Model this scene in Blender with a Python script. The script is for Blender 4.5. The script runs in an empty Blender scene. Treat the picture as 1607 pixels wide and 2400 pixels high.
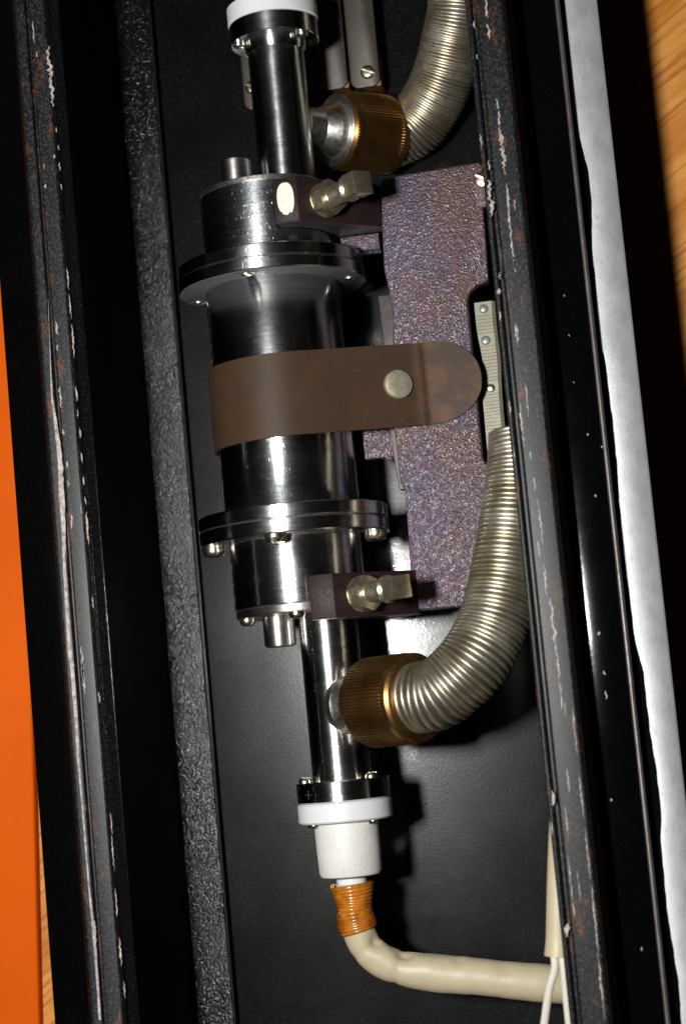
import bpy, bmesh, math, random
from mathutils import Vector, Matrix

# ------------------------------------------------------------------ camera, light, exposure
S = 0.001                                   # the whole script is written in millimetres
scene = bpy.context.scene
FPX, CX, CY = 4580.0, 803.5, 1200.0         # lens and centre for a 1607 x 2400 picture
_nx, _ny, _lean = 815.0, 440.0, 0.093       # where "straight down" falls in the picture, lean of the case
AZ = Vector((-_nx, _ny, FPX)).normalized()
AY = Vector((-_lean, 1.0, -(_nx * _lean + _ny) / FPX)).normalized()
AX = AY.cross(AZ)
ROT = Matrix((AX, AY, AZ))                  # camera space -> world

def ray(px, py):
    return ROT @ (Vector((px - CX, CY - py, -FPX)) / FPX)

CAM = -577.0 * ray(686, 1210)

def W(px, py, z=0.0):                       # photo pixel on the horizontal plane at height z
    d = ray(px, py)
    return CAM + d * ((z - CAM.z) / d.z)

cam = bpy.data.cameras.new("camera")
cam_ob = bpy.data.objects.new("camera", cam)
scene.collection.objects.link(cam_ob)
cam_ob.matrix_world = Matrix.Translation(CAM * S) @ ROT.to_4x4()
cam.sensor_fit = 'VERTICAL'; cam.sensor_height = 24.0; cam.sensor_width = 16.07
cam.lens = 24.0 * FPX / 2400.0
cam.clip_start = 0.01; cam.clip_end = 20.0
cam.dof.use_dof = True; cam.dof.focus_distance = 0.568; cam.dof.aperture_fstop = 7.1
scene.camera = cam_ob

world = bpy.data.worlds.new("World"); scene.world = world; world.use_nodes = True
bg = world.node_tree.nodes['Background']
bg.inputs[0].default_value = (1.0, 0.86, 0.70, 1); bg.inputs[1].default_value = 0.004

fl = bpy.data.lights.new("flash", 'AREA'); fl.shape = 'RECTANGLE'; fl.size = 0.058; fl.size_y = 0.040
fl.energy = 4.5; fl.color = (1.0, 0.985, 0.96)
flash = bpy.data.objects.new("flash", fl); scene.collection.objects.link(flash)
FL = CAM + Vector((-164, 40, 6))
flash.location = FL * S
flash.rotation_euler = (Vector((20, 0, 0)) - FL).to_track_quat('-Z', 'Y').to_euler()

scene.view_settings.view_transform = 'Standard'; scene.view_settings.look = 'None'
scene.view_settings.exposure = 0.0; scene.view_settings.gamma = 1.0
scene.view_settings.use_curve_mapping = False
rng = random.Random(7)

# ------------------------------------------------------------------ materials
class NT:
    def __init__(s, name):
        s.m = bpy.data.materials.new(name); s.m.use_nodes = True
        s.t = s.m.node_tree; s.p = s.t.nodes['Principled BSDF']
        s.co = s.t.nodes.new('ShaderNodeTexCoord').outputs['Object']
    def n(s, typ, **kw):
        nd = s.t.nodes.new(typ)
        for k, v in kw.items(): setattr(nd, k, v)
        return nd
    def link(s, a, b): s.t.links.new(a, b)
    def pos(s, scale=(1, 1, 1)):            # world position in millimetres, stretched
        g = s.n('ShaderNodeNewGeometry'); mp = s.n('ShaderNodeMapping')
        mp.inputs['Scale'].default_value = [1000 * v for v in scale]
        s.link(g.outputs['Position'], mp.inputs[0]); return mp.outputs[0]
    def noise(s, scale, detail=3, rough=.5, vec=None, stretch=(1, 1, 1)):
        nd = s.n('ShaderNodeTexNoise'); nd.inputs['Scale'].default_value = scale
        nd.inputs['Detail'].default_value = detail; nd.inputs['Roughness'].default_value = rough
        s.link(vec or s.pos(stretch), nd.inputs['Vector']); return nd.outputs['Fac']
    def voro(s, scale, stretch=(1, 1, 1), out='Distance', feature='F1'):
        nd = s.n('ShaderNodeTexVoronoi'); nd.feature = feature; nd.inputs['Scale'].default_value = scale
        s.link(s.pos(stretch), nd.inputs['Vector']); return nd.outputs[out]
    def ramp(s, fac, stops):
        nd = s.n('ShaderNodeValToRGB'); e = nd.color_ramp.elements
        while len(e) < len(stops): e.new(0.5)
        for el, (p, c) in zip(e, stops):
            el.position = p; el.color = (c, c, c, 1) if isinstance(c, (int, float)) else (*c, 1)
        s.link(fac, nd.inputs[0]); return nd.outputs[0]
    def mix(s, fac, a, b, blend='MIX'):
        nd = s.n('ShaderNodeMix', data_type='RGBA', blend_type=blend)
        for i, v in ((0, fac), (6, a), (7, b)):
            if isinstance(v, bpy.types.NodeSocket): s.link(v, nd.inputs[i])
            elif i == 0: nd.inputs[i].default_value = v
            else: nd.inputs[i].default_value = (*v, 1)
        return nd.outputs[2]
    def math(s, op, a, b=0.0):
        nd = s.n('ShaderNodeMath', operation=op)
        for i, v in enumerate((a, b)):
            if isinstance(v, bpy.types.NodeSocket): s.link(v, nd.inputs[i])
            else: nd.inputs[i].default_value = v
        return nd.outputs[0]
    def bump(s, h, dist, strength=1.0, prev=None):
        nd = s.n('ShaderNodeBump'); nd.inputs['Strength'].default_value = strength
        nd.inputs['Distance'].default_value = dist * S; s.link(h, nd.inputs['Height'])
        if prev: s.link(prev, nd.inputs['Normal'])
        s.link(nd.outputs[0], s.p.inputs['Normal']); s.link(nd.outputs[0], s.p.inputs['Coat Normal']); return nd.outputs[0]
    def set(s, **kw):
        al = dict(color='Base Color', rough='Roughness', metal='Metallic', coat='Coat Weight', coatr='Coat Roughness',
                  spec='Specular IOR Level', aniso='Anisotropic', arot='Anisotropic Rotation', sss='Subsurface Weight')
        for k, v in kw.items():
            i = s.p.inputs[al[k]]
            if isinstance(v, bpy.types.NodeSocket): s.link(v, i)
            elif k == 'color': i.default_value = (*v, 1)
            else: i.default_value = v
        return s

def m_plain(name, color, rough=.4, metal=0, var=.25, vscale=.25, bscale=1.5, bdist=.02, coat=0, spec=.5):
    t = NT(name)
    n1 = t.noise(vscale, 4)
    c = t.mix(t.ramp(n1, ((.3, 0.0), (.7, 1.0))), tuple(v * (1 - var) for v in color), tuple(min(1, v * (1 + var * .6)) for v in color))
    n2 = t.noise(vscale * 3, 3)
    r = t.math('ADD', t.math('MULTIPLY', n2, .22), rough - .11)
    t.set(color=c, rough=r, metal=metal, coat=coat, spec=spec)
    t.bump(t.noise(bscale, 3), bdist)
    return t.m

def m_chrome(name, color, rough=.2, aniso=.75, axis='Y', scratch=1.0, warm=None):
    t = NT(name)
    tg = t.n('ShaderNodeTangent', direction_type='RADIAL', axis=axis)
    t.link(tg.outputs[0], t.p.inputs['Tangent'])
    smear = t.noise(.09, 5, .6)
    fine = t.noise(1.2, 3, .6, stretch=(.25, 1.6, .25))
    r = t.math('ADD', t.math('MULTIPLY', smear, .20), rough - .09)
    r = t.math('ADD', r, t.math('MULTIPLY', fine, .08))
    c = t.mix(t.ramp(smear, ((.35, 0.0), (.7, 1.0))), tuple(v * .86 for v in color), color)
    if warm: c = t.mix(t.ramp(t.noise(.06, 4), ((.45, 0.0), (.75, .6))), c, warm)
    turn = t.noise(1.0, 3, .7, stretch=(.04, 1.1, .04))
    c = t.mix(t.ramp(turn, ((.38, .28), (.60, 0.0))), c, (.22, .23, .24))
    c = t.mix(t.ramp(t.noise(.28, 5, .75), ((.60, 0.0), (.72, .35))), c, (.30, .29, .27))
    t.set(color=c, rough=r, metal=1, aniso=aniso, arot=.25)
    sc = t.ramp(t.noise(2.6, 2, .5, stretch=(.5, .22, .5)), ((.62, 0.0), (.72, 1.0)))
    b = t.bump(sc, .006 * scratch)
    b = t.bump(t.noise(4.0, 2, .6, stretch=(.15, 1.0, .15)), .0022 * scratch, prev=b)
    t.bump(t.noise(1.1, 3, .6), .006 * scratch, prev=b)
    return t.m

def m_black(name, grain=1.6, gdist=.05, rough=.32, coat=.5, coatr=.15, base=.010, dust=.06, dscale=5.0, spec=.5):
    t = NT(name)
    big = t.noise(.035, 5, .6)
    sp = t.ramp(t.noise(dscale, 2, .7), ((.54, 0.0), (.72, 1.0)))
    c = t.mix(t.math('MULTIPLY', sp, t.ramp(big, ((.3, .2), (.7, 1.0)))), (base, base, base * 1.15), (dust, dust, dust * .95))
    t.set(color=c, rough=t.math('ADD', t.math('MULTIPLY', big, .14), rough - .07), coat=coat, coatr=coatr, spec=spec)
    b = t.bump(t.noise(grain, 2, .6), gdist)
    t.bump(t.noise(grain * .18, 2), gdist * .25, prev=b)
    return t.m

def m_rail(name):
    t = NT(name)
    n = t.noise(1.9, 4, .75, stretch=(1, .6, 1))
    c = t.mix(t.ramp(n, ((.50, 0.0), (.66, 1.0))), (.003, .004, .005), (.046, .048, .049))
    rust = t.ramp(t.noise(.16, 5, .7, stretch=(1.6, .5, 1)), ((.55, 0.0), (.66, 1.0)))
    c = t.mix(t.math('MULTIPLY', rust, t.ramp(t.noise(1.8, 3), ((.4, 0.0), (.6, .9)))), c, (.15, .050, .013))
    wear = t.ramp(t.noise(.55, 4, .65, stretch=(1.5, .10, 1)), ((.67, 0.0), (.71, 1.0)))
    c = t.mix(wear, c, (.22, .19, .175))
    t.set(color=c, rough=t.math('ADD', t.math('MULTIPLY', n, .3), .30), spec=.35)
    b = t.bump(t.noise(1.7, 2, .6), .026)
    t.bump(wear, -.05, prev=b)
    return t.m

def m_cast(name):
    t = NT(name)
    n = t.noise(.040, 5, .65); n2 = t.noise(1.25, 4, .75); n3 = t.noise(.075, 5, .65); n4 = t.noise(.06, 4, .6, stretch=(1.3, .8, 1))
    c = t.mix(t.ramp(n, ((.40, 0.0), (.58, 1.0))), (.130, .080, .074), (.098, .082, .118))
    c = t.mix(t.ramp(n3, ((.50, 0.0), (.66, .75))), c, (.145, .062, .088))
    c = t.mix(t.ramp(n4, ((.54, 0.0), (.68, .7))), c, (.074, .068, .118))
    c = t.mix(t.ramp(n2, ((.52, 0.0), (.74, .5))), c, (.20, .17, .165))
    c = t.mix(t.ramp(n2, ((.30, .45), (.48, 0.0))), c, (.030, .022, .023))
    pit = t.ramp(t.noise(.7, 4, .7), ((.36, 0.0), (.50, 1.0)))
    c = t.mix(t.ramp(t.noise(.085, 5, .75), ((.60, 0.0), (.70, .65))), c, (.040, .026, .022))
    t.set(color=c, rough=t.math('ADD', t.math('MULTIPLY', n3, .25), .26), metal=.45, coat=.32, coatr=.22)
    b = t.bump(t.noise(1.5, 2, .5), .24)
    b = t.bump(t.noise(.55, 3, .6), .30, prev=b)
    b = t.bump(pit, .12, prev=b)
    t.bump(t.voro(1.55, (1.15, .9, 1)), .19, prev=b)
    return t.m

def m_strap(name):
    t = NT(name)
    n = t.noise(.07, 5, .6); f = t.noise(2.0, 3, .6)
    c = t.mix(n, (.034, .018, .0105), (.058, .034, .0205))
    g = t.n('ShaderNodeNewGeometry'); sx = t.n('ShaderNodeSeparateXYZ'); t.link(g.outputs['Position'], sx.inputs[0])
    end = t.ramp(t.math('MULTIPLY', sx.outputs[0], 1000 / 70), ((.52, .15), (.66, 1.0)))
    c = t.mix(t.math('MULTIPLY', t.ramp(t.noise(.13, 5, .7), ((.44, 0.0), (.64, .75))), end), c, (.125, .050, .015))
    c = t.mix(t.ramp(f, ((.6, 0.0), (.75, .5))), c, (.10, .06, .042))
    c = t.mix(t.ramp(t.noise(.5, 4, .7, stretch=(.12, 1.3, 1)), ((.62, 0.0), (.72, .45))), c, (.11, .075, .055))
    c = t.mix(t.ramp(t.noise(.09, 5, .7), ((.56, 0.0), (.68, .6))), c, (.036, .022, .016))
    t.set(color=c, rough=.5, metal=.0, spec=.2)
    t.bump(f, .02)
    return t.m

def m_wood(name):
    t = NT(name)
    g = t.n('ShaderNodeNewGeometry'); rot = t.n('ShaderNodeMapping'); rot.inputs['Rotation'].default_value = (0, 0, math.radians(-34))
    t.link(g.outputs['Position'], rot.inputs[0])
    def stretched(sx, sy, detail, dist):
        mp = t.n('ShaderNodeMapping'); mp.inputs['Scale'].default_value = (sx, sy, 60); t.link(rot.outputs[0], mp.inputs[0])
        n = t.n('ShaderNodeTexNoise'); n.inputs['Scale'].default_value = 1.0; n.inputs['Detail'].default_value = detail
        n.inputs['Distortion'].default_value = dist; t.link(mp.outputs[0], n.inputs['Vector']); return n.outputs[0]
    a = stretched(14, 120, 4, .6); b = stretched(30, 620, 3, .2)
    c = t.mix(t.ramp(a, ((.35, 0.0), (.62, 1.0))), (.47, .165, .022), (.60, .265, .055))
    c = t.mix(t.ramp(b, ((.53, 0.0), (.66, .75))), c, (.34, .095, .012))
    t.set(color=c, rough=.5, spec=.25)
    t.bump(b, .03)
    return t.m

def m_orange(name):
    t = NT(name)
    n = t.noise(.02, 4, .5)
    c = t.mix(n, (.58, .082, .0003), (.70, .108, .0006))
    scr = t.ramp(t.noise(.30, 4, .7, stretch=(1.4, .45, 1)), ((.655, 0.0), (.67, 1.0)))
    c = t.mix(scr, c, (.22, .10, .05))
    t.set(color=c, rough=.6, spec=.06)
    t.bump(t.noise(1.0, 2), .02)
    return t.m

def m_bare(name):
    t = NT(name)
    n = t.noise(.35, 5, .7, stretch=(1, .5, 1)); sp = t.ramp(t.noise(.7, 5, .8, stretch=(1, .5, 1)), ((.54, 0.0), (.72, .8)))
    c = t.mix(t.ramp(n, ((.35, 0.0), (.65, 1.0))), (.40, .42, .43), (.50, .51, .51)); c = t.mix(sp, c, (.24, .25, .27))
    c = t.mix(t.ramp(t.noise(2.2, 3, .7), ((.56, 0.0), (.70, .5))), c, (.30, .31, .33))
    t.set(color=c, rough=t.math('ADD', t.math('MULTIPLY', n, .2), .36), metal=.55)
    t.bump(t.noise(2.0, 3, .7), .035)
    return t.m

def m_brass(name):
    t = NT(name)
    n = t.noise(.12, 5, .65)
    c = t.mix(t.ramp(n, ((.3, 0.0), (.7, 1.0))), (.20, .10, .031), (.34, .195, .067))
    c = t.mix(t.ramp(t.noise(.8, 3), ((.55, 0.0), (.75, .6))), c, (.085, .045, .02))
    t.set(color=c, rough=t.math('ADD', t.math('MULTIPLY', n, .2), .26), metal=.95)
    t.bump(t.noise(2.5, 3), .02)
    return t.m

def m_hose(name):
    t = NT(name)
    n = t.noise(.10, 5, .6)
    c = t.mix(t.ramp(n, ((.35, 0.0), (.65, 1.0))), (.40, .345, .235), (.64, .61, .52))
    c = t.mix(t.ramp(t.noise(.5, 4, .6), ((.52, 0.0), (.70, .7))), c, (.42, .295, .135))
    t.set(color=c, rough=t.math('ADD', t.math('MULTIPLY', n, .2), .28), metal=.9)
    t.bump(t.noise(2.0, 2), .02)
    return t.m

def m_cable(name, color, dirt=(.30, .20, .10)):
    t = NT(name)
    n = t.noise(.05, 4, .6)
    c = t.mix(n, tuple(v * .82 for v in color), tuple(min(1, v * 1.12) for v in color))
    c = t.mix(t.ramp(t.noise(.45, 4, .7), ((.66, 0.0), (.76, .6))), c, dirt)
    t.set(color=c, rough=.46, sss=.0)
    b = t.bump(t.noise(.14, 3), .25)
    t.bump(t.noise(1.6, 3), .015, prev=b)
    return t.m

def m_whip(name):
    t = NT(name)
    n = t.noise(.25, 4, .6)
    c = t.mix(t.ramp(n, ((.32, 0.0), (.68, 1.0))), (.22, .045, .003), (.56, .20, .018))
    t.set(color=c, rough=.22, coat=.6, coatr=.1)
    t.bump(t.noise(1.4, 3), .05)
    return t.m

def m_white(name):
    t = NT(name)
    n = t.noise(.12, 4, .6); sp = t.ramp(t.noise(1.1, 3, .7), ((.61, 0.0), (.72, .6)))
    c = t.mix(n, (.62, .60, .56), (.73, .72, .69)); c = t.mix(sp, c, (.40, .29, .20))
    c = t.mix(t.ramp(t.noise(.10, 4, .7), ((.52, 0.0), (.7, .35))), c, (.52, .44, .34))
    t.set(color=c, rough=.45)
    t.bump(t.noise(1.2, 2), .015)
    return t.m

M = dict(
    chrome=m_chrome('polished_steel', (.84, .84, .84), .20, .8),
    chromed=m_chrome('worn_polished_steel', (.74, .78, .81), .18, .75, scratch=1.8, warm=(.60, .57, .52)),
    scuffed=m_chrome('scuffed_steel', (.66, .70, .73), .20, .6, scratch=5.5),
    nickel=m_plain('nickel_steel', (.74, .72, .67), .32, 1, .06, .3, 2.0, .006),
    brushed=m_chrome('brushed_steel', (.74, .71, .66), .36, .7, scratch=1.0),
    zinc=m_plain('yellow_zinc_steel', (.60, .535, .38), .30, .92, .25, .5, 2.5, .02),
    screw=m_plain('plated_screw_steel', (.66, .63, .50), .27, 1, .2, .6, 2.0, .02),
    floor=m_black('black_speckled_enamel', 1.8, .027, .30, 1.0, .08, .002, .035, 1.7, .5),
    ledge=m_black('black_wrinkle_enamel', 1.45, .36, .12, .0, .12, .003, .026, 1.4, .42),
    gloss=m_black('black_gloss_enamel', .5, .010, .09, 0, .08, .0015, .004, 1.6, .2), edge=m_black('beaded_black_enamel', .85, .12, .13, 0, .1, .004, .03, 1.8, .25),
    dull=m_plain('shaded_black_enamel', (.0012, .0012, .0012), .6, 0, .2, .3, .8, .03, spec=.03),  # near-black, reflection-free tone paints in the shade of walls and rail side
    rail=m_rail('chipped_black_enamel'), chip=m_plain('bare_primer', (.36, .31, .285), .55, 0, .65, .7, 2.5, .05),
    cast=m_cast('purplish_cast_metal'), strap=m_strap('brown_patina_steel'),
    machined=m_plain('machined_dark_steel', (.115, .10, .098), .38, .5, .25, .2, 3.0, .02),
    redbrown=m_plain('red_brown_lacquered_metal', (.021, .0115, .0112), .50, .0, .25, .3, 1.5, .05, spec=.18),
    paint_dot=m_plain('cream_paint', (.78, .72, .62), .5, 0, .08, .5, 1.2, .06),
    wood=m_wood('orange_wood'), orange=m_orange('orange_paint'), bare=m_bare('bare_aluminium'),
    brass=m_brass('aged_brass'), hose=m_hose('corrugated_metal'), core=m_plain('hose_core', (.05, .042, .03), .5, .3),
    cable=m_cable('cream_rubber', (.52, .45, .295)), wire=m_cable('white_wire_insulation', (.66, .62, .53)),
    whip=m_whip('lacquered_orange_thread'), white=m_white('white_ribbed_plastic'),
    disc=m_plain('white_plastic', (.70, .72, .72), .32, 0, .05, .2, .8, .01),
    strip=m_plain('dark_bronze_strip', (.044, .035, .027), .45, .3, .2, .15, 3.0, .015),
    copper=m_plain('copper_block', (.22, .10, .05), .45, .7), matte=m_plain('matte_turned_steel', (.125, .125, .125), .5, .3, .12, .3, 2.0, .01), rib=m_plain('olive_ribbed_plastic', (.25, .235, .165), .42, .1, .15, .3, 1.5, .02),
    rivet=m_plain('dull_brass_rivet', (.50, .46, .33), .42, .7, .2, .35, 1.2, .05),
    stud=m_plain('green_grey_stud', (.20, .25, .23), .4, .3), mark=m_plain('red_brown_mark', (.085, .034, .022), .6),
)

# ------------------------------------------------------------------ mesh helpers (millimetres)
def empty(name, loc, label, cat, group=None):
    o = bpy.data.objects.new(name, None); scene.collection.objects.link(o)
    o.location = Vector(loc) * S; o.empty_display_size = .01
    o['label'] = label; o['category'] = cat
    if group: o['group'] = group
    return o

class G:
    """verts / faces collector in mm"""
    def __init__(s): s.v = []; s.f = []
    def add(s, vs, fs):
        b = len(s.v); s.v += [Vector(v) for v in vs]; s.f += [tuple(b + i for i in f) for f in fs]; return s
    def lathe(s, prof, o, d, seg=64, teeth=None, cap=True):
        """prof: list of (radius, distance along d); teeth: (first, last, depth, count) gives knurled rows"""
        o = Vector(o); d = Vector(d).normalized()
        a = Vector((0, 0, 1)) if abs(d.z) < .9 else Vector((1, 0, 0))
        u = d.cross(a).normalized(); w = u.cross(d)
        vs = []
        for k, (r, t) in enumerate(prof):
            for i in range(seg):
                th = 2 * math.pi * i / seg; rr = r
                if teeth and teeth[0] <= k <= teeth[1]:
                    q = i % 4
                    rr = r - (teeth[2] if q in (0, 1) else 0)
                vs.append(o + d * t + (u * math.cos(th) + w * math.sin(th)) * rr)
        fs = []
        for k in range(len(prof) - 1):
            for i in range(seg):
                j = (i + 1) % seg
                fs.append((k * seg + i, k * seg + j, (k + 1) * seg + j, (k + 1) * seg + i))
        if cap:
            fs.append(tuple(range(seg))[::-1]); n = (len(prof) - 1) * seg
            fs.append(tuple(range(n, n + seg)))
        return s.add(vs, fs)
    def prism(s, poly, o, ex, ey, ez, h0, h1):
        """polygon (2-D, along ex, ey) extruded along ez from h0 to h1"""
        o, ex, ey, ez = map(Vector, (o, ex, ey, ez)); n = len(poly)
        vs = [o + ex * p[0] + ey * p[1] + ez * h for h in (h0, h1) for p in poly]
        fs = [tuple(range(n))[::-1], tuple(range(n, 2 * n))]
        fs += [(i, (i + 1) % n, n + (i + 1) % n, n + i) for i in range(n)]
        return s.add(vs, fs)
    def box(s, a, b):
        return s.prism([(a[0], a[1]), (b[0], a[1]), (b[0], b[1]), (a[0], b[1])], (0, 0, 0), (1, 0, 0), (0, 1, 0), (0, 0, 1), a[2], b[2])
    def sweep(s, pts, rad, seg=16, cap=True, sq=None):
        """round tube along points; rad number or list"""
        pts = [Vector(p) for p in pts]; n = len(pts)
        rr = rad if isinstance(rad, (list, tuple)) else [rad] * n
        t0 = (pts[1] - pts[0]).normalized()
        u = t0.cross(Vector((0, 0, 1)) if abs(t0.z) < .9 else Vector((1, 0, 0))).normalized()
        vs = []
        for k, p in enumerate(pts):
            t = (pts[min(k + 1, n - 1)] - pts[max(k - 1, 0)]).normalized()
            u = (u - t * u.dot(t)).normalized(); w = t.cross(u)
            for i in range(seg):
                th = 2 * math.pi * i / seg
                vs.append(p + (u * math.cos(th) + w * math.sin(th)) * rr[k])
        fs = [(k * seg + i, k * seg + (i + 1) % seg, (k + 1) * seg + (i + 1) % seg, (k + 1) * seg + i) for k in range(n - 1) for i in range(seg)]
        if cap: fs += [tuple(range(seg))[::-1], tuple(range((n - 1) * seg, n * seg))]
        return s.add(vs, fs)
    def build(s, name, mat, parent=None, angle=35, bevel=0.0, seg=2, label=None, recalc=True):
        lo = Vector([min(v[i] for v in s.v) for i in range(3)]); hi = Vector([max(v[i] for v in s.v) for i in range(3)])
        c = (lo + hi) / 2
        me = bpy.data.meshes.new(name)
        me.from_pydata([tuple((v - c) * S) for v in s.v], [], s.f)
        if bevel or recalc:
            bm = bmesh.new(); bm.from_mesh(me)
            bmesh.ops.recalc_face_normals(bm, faces=bm.faces)
            if bevel:
                ed = [e for e in bm.edges if len(e.link_faces) == 2 and e.calc_face_angle(0) > math.radians(30)]
                bmesh.ops.bevel(bm, geom=ed, offset=bevel * S, offset_type='OFFSET', segments=seg, profile=.5, affect='EDGES', clamp_overlap=True)
            bm.to_mesh(me); bm.free()
        me.polygons.foreach_set('use_smooth', [True] * len(me.polygons))
        me.set_sharp_from_angle(angle=math.radians(angle))
        me.materials.append(M[mat])
        o = bpy.data.objects.new(name, me); scene.collection.objects.link(o)
        base = Vector((0, 0, 0)); p = parent
        while p: base += p.location; p = p.parent
        o.parent = parent; o.location = c * S - base
        if label: o['label'] = label
        return o

def tag(o, label=None, cat=None, group=None, kind=None):
    for k, v in (('label', label), ('category', cat), ('group', group), ('kind', kind)):
        if v: o[k] = v
    return o

def smooth(pts, n=12):
    """Catmull-Rom through the points"""
    P = [Vector(p) for p in pts]; P = [2 * P[0] - P[1]] + P + [2 * P[-1] - P[-2]]; out = []
    for i in range(1, len(P) - 2):
        a, b, c, d = P[i - 1:i + 3]
        for k in range(n):
            t = k / n
            out.append(.5 * ((2 * b) + (c - a) * t + (2 * a - 5 * b + 4 * c - d) * t * t + (3 * b - a - 3 * c + d) * t ** 3))
    out.append(P[-2]); return out

def resample(pts, step):
    L = [0.0]
    for a, b in zip(pts, pts[1:]): L.append(L[-1] + (b - a).length)
    n = max(2, round(L[-1] / step)); out = []; j = 0
    for k in range(n + 1):
        t = L[-1] * k / n
        while j < len(L) - 2 and L[j + 1] < t: j += 1
        f = (t - L[j]) / max(1e-9, L[j + 1] - L[j]); out.append(pts[j].lerp(pts[j + 1], f))
    return out

def screw(g, o, d, r, h, slot=0.0, turn=0.0):
    """slotted pan head: base disc and two domed halves"""
    o = Vector(o); d = Vector(d).normalized()
    g.lathe([(r * .55, -h * .8), (r * .55, 0), (r, 0), (r, h * .35)], o, d, 20)
    a = Vector((0, 0, 1)) if abs(d.z) < .9 else Vector((0, 1, 0))
    u0 = d.cross(a).normalized(); w0 = u0.cross(d)
    u = u0 * math.cos(turn) + w0 * math.sin(turn); w = d.cross(u)
    for sg in (1, -1):
        lo = [(sg * r * .13, 0)]
        rings = []
        for rr, hh in ((r, h * .33), (r * .97, h * .6), (r * .82, h * .88), (r * .55, h)):
            s0 = r * .14; a0 = math.asin(min(.99, s0 / rr)); pts = []
            for k in range(11):
                th = a0 + (math.pi - 2 * a0) * k / 10
                pts.append(o + u * (rr * math.cos(th)) + w * (sg * rr * math.sin(th)) + d * hh)
            rings.append(pts)
        vs = [p for rg in rings for p in rg]; fs = []
        for k in range(3):
            for i in range(10): fs.append((k * 11 + i, k * 11 + i + 1, (k + 1) * 11 + i + 1, (k + 1) * 11 + i))
            fs.append((k * 11 + 10, k * 11, (k + 1) * 11, (k + 1) * 11 + 10))
        fs.append(tuple(range(33, 44)))
        g.add(vs, fs)
    return g

# ------------------------------------------------------------------ the table
g = G(); g.box((-700, -700, -67.5), (700, 700, -37.5))
tb = tag(g.build('table', 'wood', bevel=2), 'orange brown wooden table top under the black case', 'table', kind='structure')

# ------------------------------------------------------------------ the case
ZR, ZP, ZS, ZF, ZL = 38.0, 24.0, 18.0, -35.8, -30.0
Y0, Y1 = -245.0, 245.0
def xat(px, py, z): return W(px, py, z).x
case = empty('equipment_case', (10, 0, -37.4), 'long black enamelled steel case with chipped rails on the wooden table', 'case')

def extrude_y(prof, name, mat, bevel=0, seg=3, ny=1, label=None, y0=Y0, y1=Y1):
    g = G(); g.prism([(x, z) for x, z in prof], (0, 0, 0), (1, 0, 0), (0, 0, 1), (0, -1, 0), -y1, -y0)
    return g.build(name, mat, case, bevel=bevel, seg=seg, label=label)

rx = {k: xat(p, 1500, ZR) for k, p in dict(lip0=1242, lip1=1256, top0=1266, top1=1334, bev=1356).items()}
lx = {k: xat(p, 1600, ZR) for k, p in dict(lip0=152, lip1=179, top0=187, top1=228, bev=252).items()}
g = G(); g.box((-66, Y0, -37.3), (84, Y1, ZF)); g.build('floor_panel', 'floor', case, bevel=.3)
# left side wall with the ledge at its foot
extrude_y([(lx['lip0'] + .6, ZR - 6), (lx['bev'] - .4, ZR - 6), (lx['bev'] - .4, ZL - 4.9), (lx['lip0'] + .6, ZL - 4.9)], 'side_wall', 'dull', .2)
extrude_y([(lx['bev'] - .3, ZF + .05), (-38.6, ZF + .05), (-37.9, ZL - .6), (-38.2, ZL), (lx['bev'] - .3, ZL)], 'inner_ledge', 'ledge', .25, label='black wrinkle painted ledge along the left foot of the case')
extrude_y([(-38.55, ZF + .1), (-38.35, ZF + .1), (-37.75, ZL - .25), (-37.95, ZL - .25)], 'ledge_edge', 'redbrown')
extrude_y([(77.4, ZF + .05), (rx['bev'] - .3, ZF + .05), (rx['bev'] - .3, ZR - 6), (77.4, ZR - 6)], 'side_wall', 'dull', .2)
# rails
rr_prof = [(rx['lip0'], ZR - 5.5), (rx['lip0'], ZR - 1), (rx['lip0'] + .5, ZR - .5), (rx['lip1'] - .5, ZR - .5), (rx['lip1'], ZR - 1), (rx['lip1'], ZR - 2.6),
           (rx['top0'], ZR - 2.6), (rx['top0'], ZR - .7), (rx['top0'] + .6, ZR), (rx['top1'] - .5, ZR), (rx['top1'], ZR - .5), (rx['top1'], ZR - 5.5)]
extrude_y(rr_prof, 'rail', 'rail', .28, 3, label='worn black rail with rust and bare chips beside the hose')
extrude_y([(rx['top1'] + .02, ZR - 5.4), (rx['top1'] + .02, ZR - .55), (rx['top1'] + .45, ZR - .75), (rx['top1'] + .7, ZR - 1.3), (rx['top1'] + .7, ZR - 5.4)], 'rail_side', 'edge', .15, 3)
extrude_y([(rx['top1'] + .72, ZR - 5.4), (rx['top1'] + .72, ZR - 1.7), (rx['bev'] - .9, ZR - 3.4), (rx['bev'], ZR - 4.8), (rx['bev'], ZR - 5.4)], 'rail_side', 'dull', .15, 3)
ll_prof = [(lx['lip0'], ZR - 5.5), (lx['lip0'], ZR - 1.2), (lx['lip0'] + .8, ZR - .4), (lx['lip1'] - .3, ZR - .4), (lx['lip1'], ZR - .8), (lx['lip1'], ZR - 2.2),
           (lx['top0'], ZR - 2.2), (lx['top0'], ZR - .5), (lx['top0'] + .5, ZR), (lx['top1'] - .5, ZR), (lx['top1'], ZR - .5), (lx['top1'], ZR - 5.5)]
extrude_y(ll_prof, 'rail', 'rail', .28, 3, label='worn black rail with long bare scratches beside the ledge')
extrude_y([(lx['top1'] + .02, ZR - 5.4), (lx['top1'] + .02, ZR - .5), (lx['top1'] + .5, ZR - .9), (lx['top1'] + .9, ZR - 2.6), (lx['bev'], ZR - 4.0), (lx['bev'], ZR - 5.4)], 'rail_side', 'edge', .22, 3)
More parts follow.
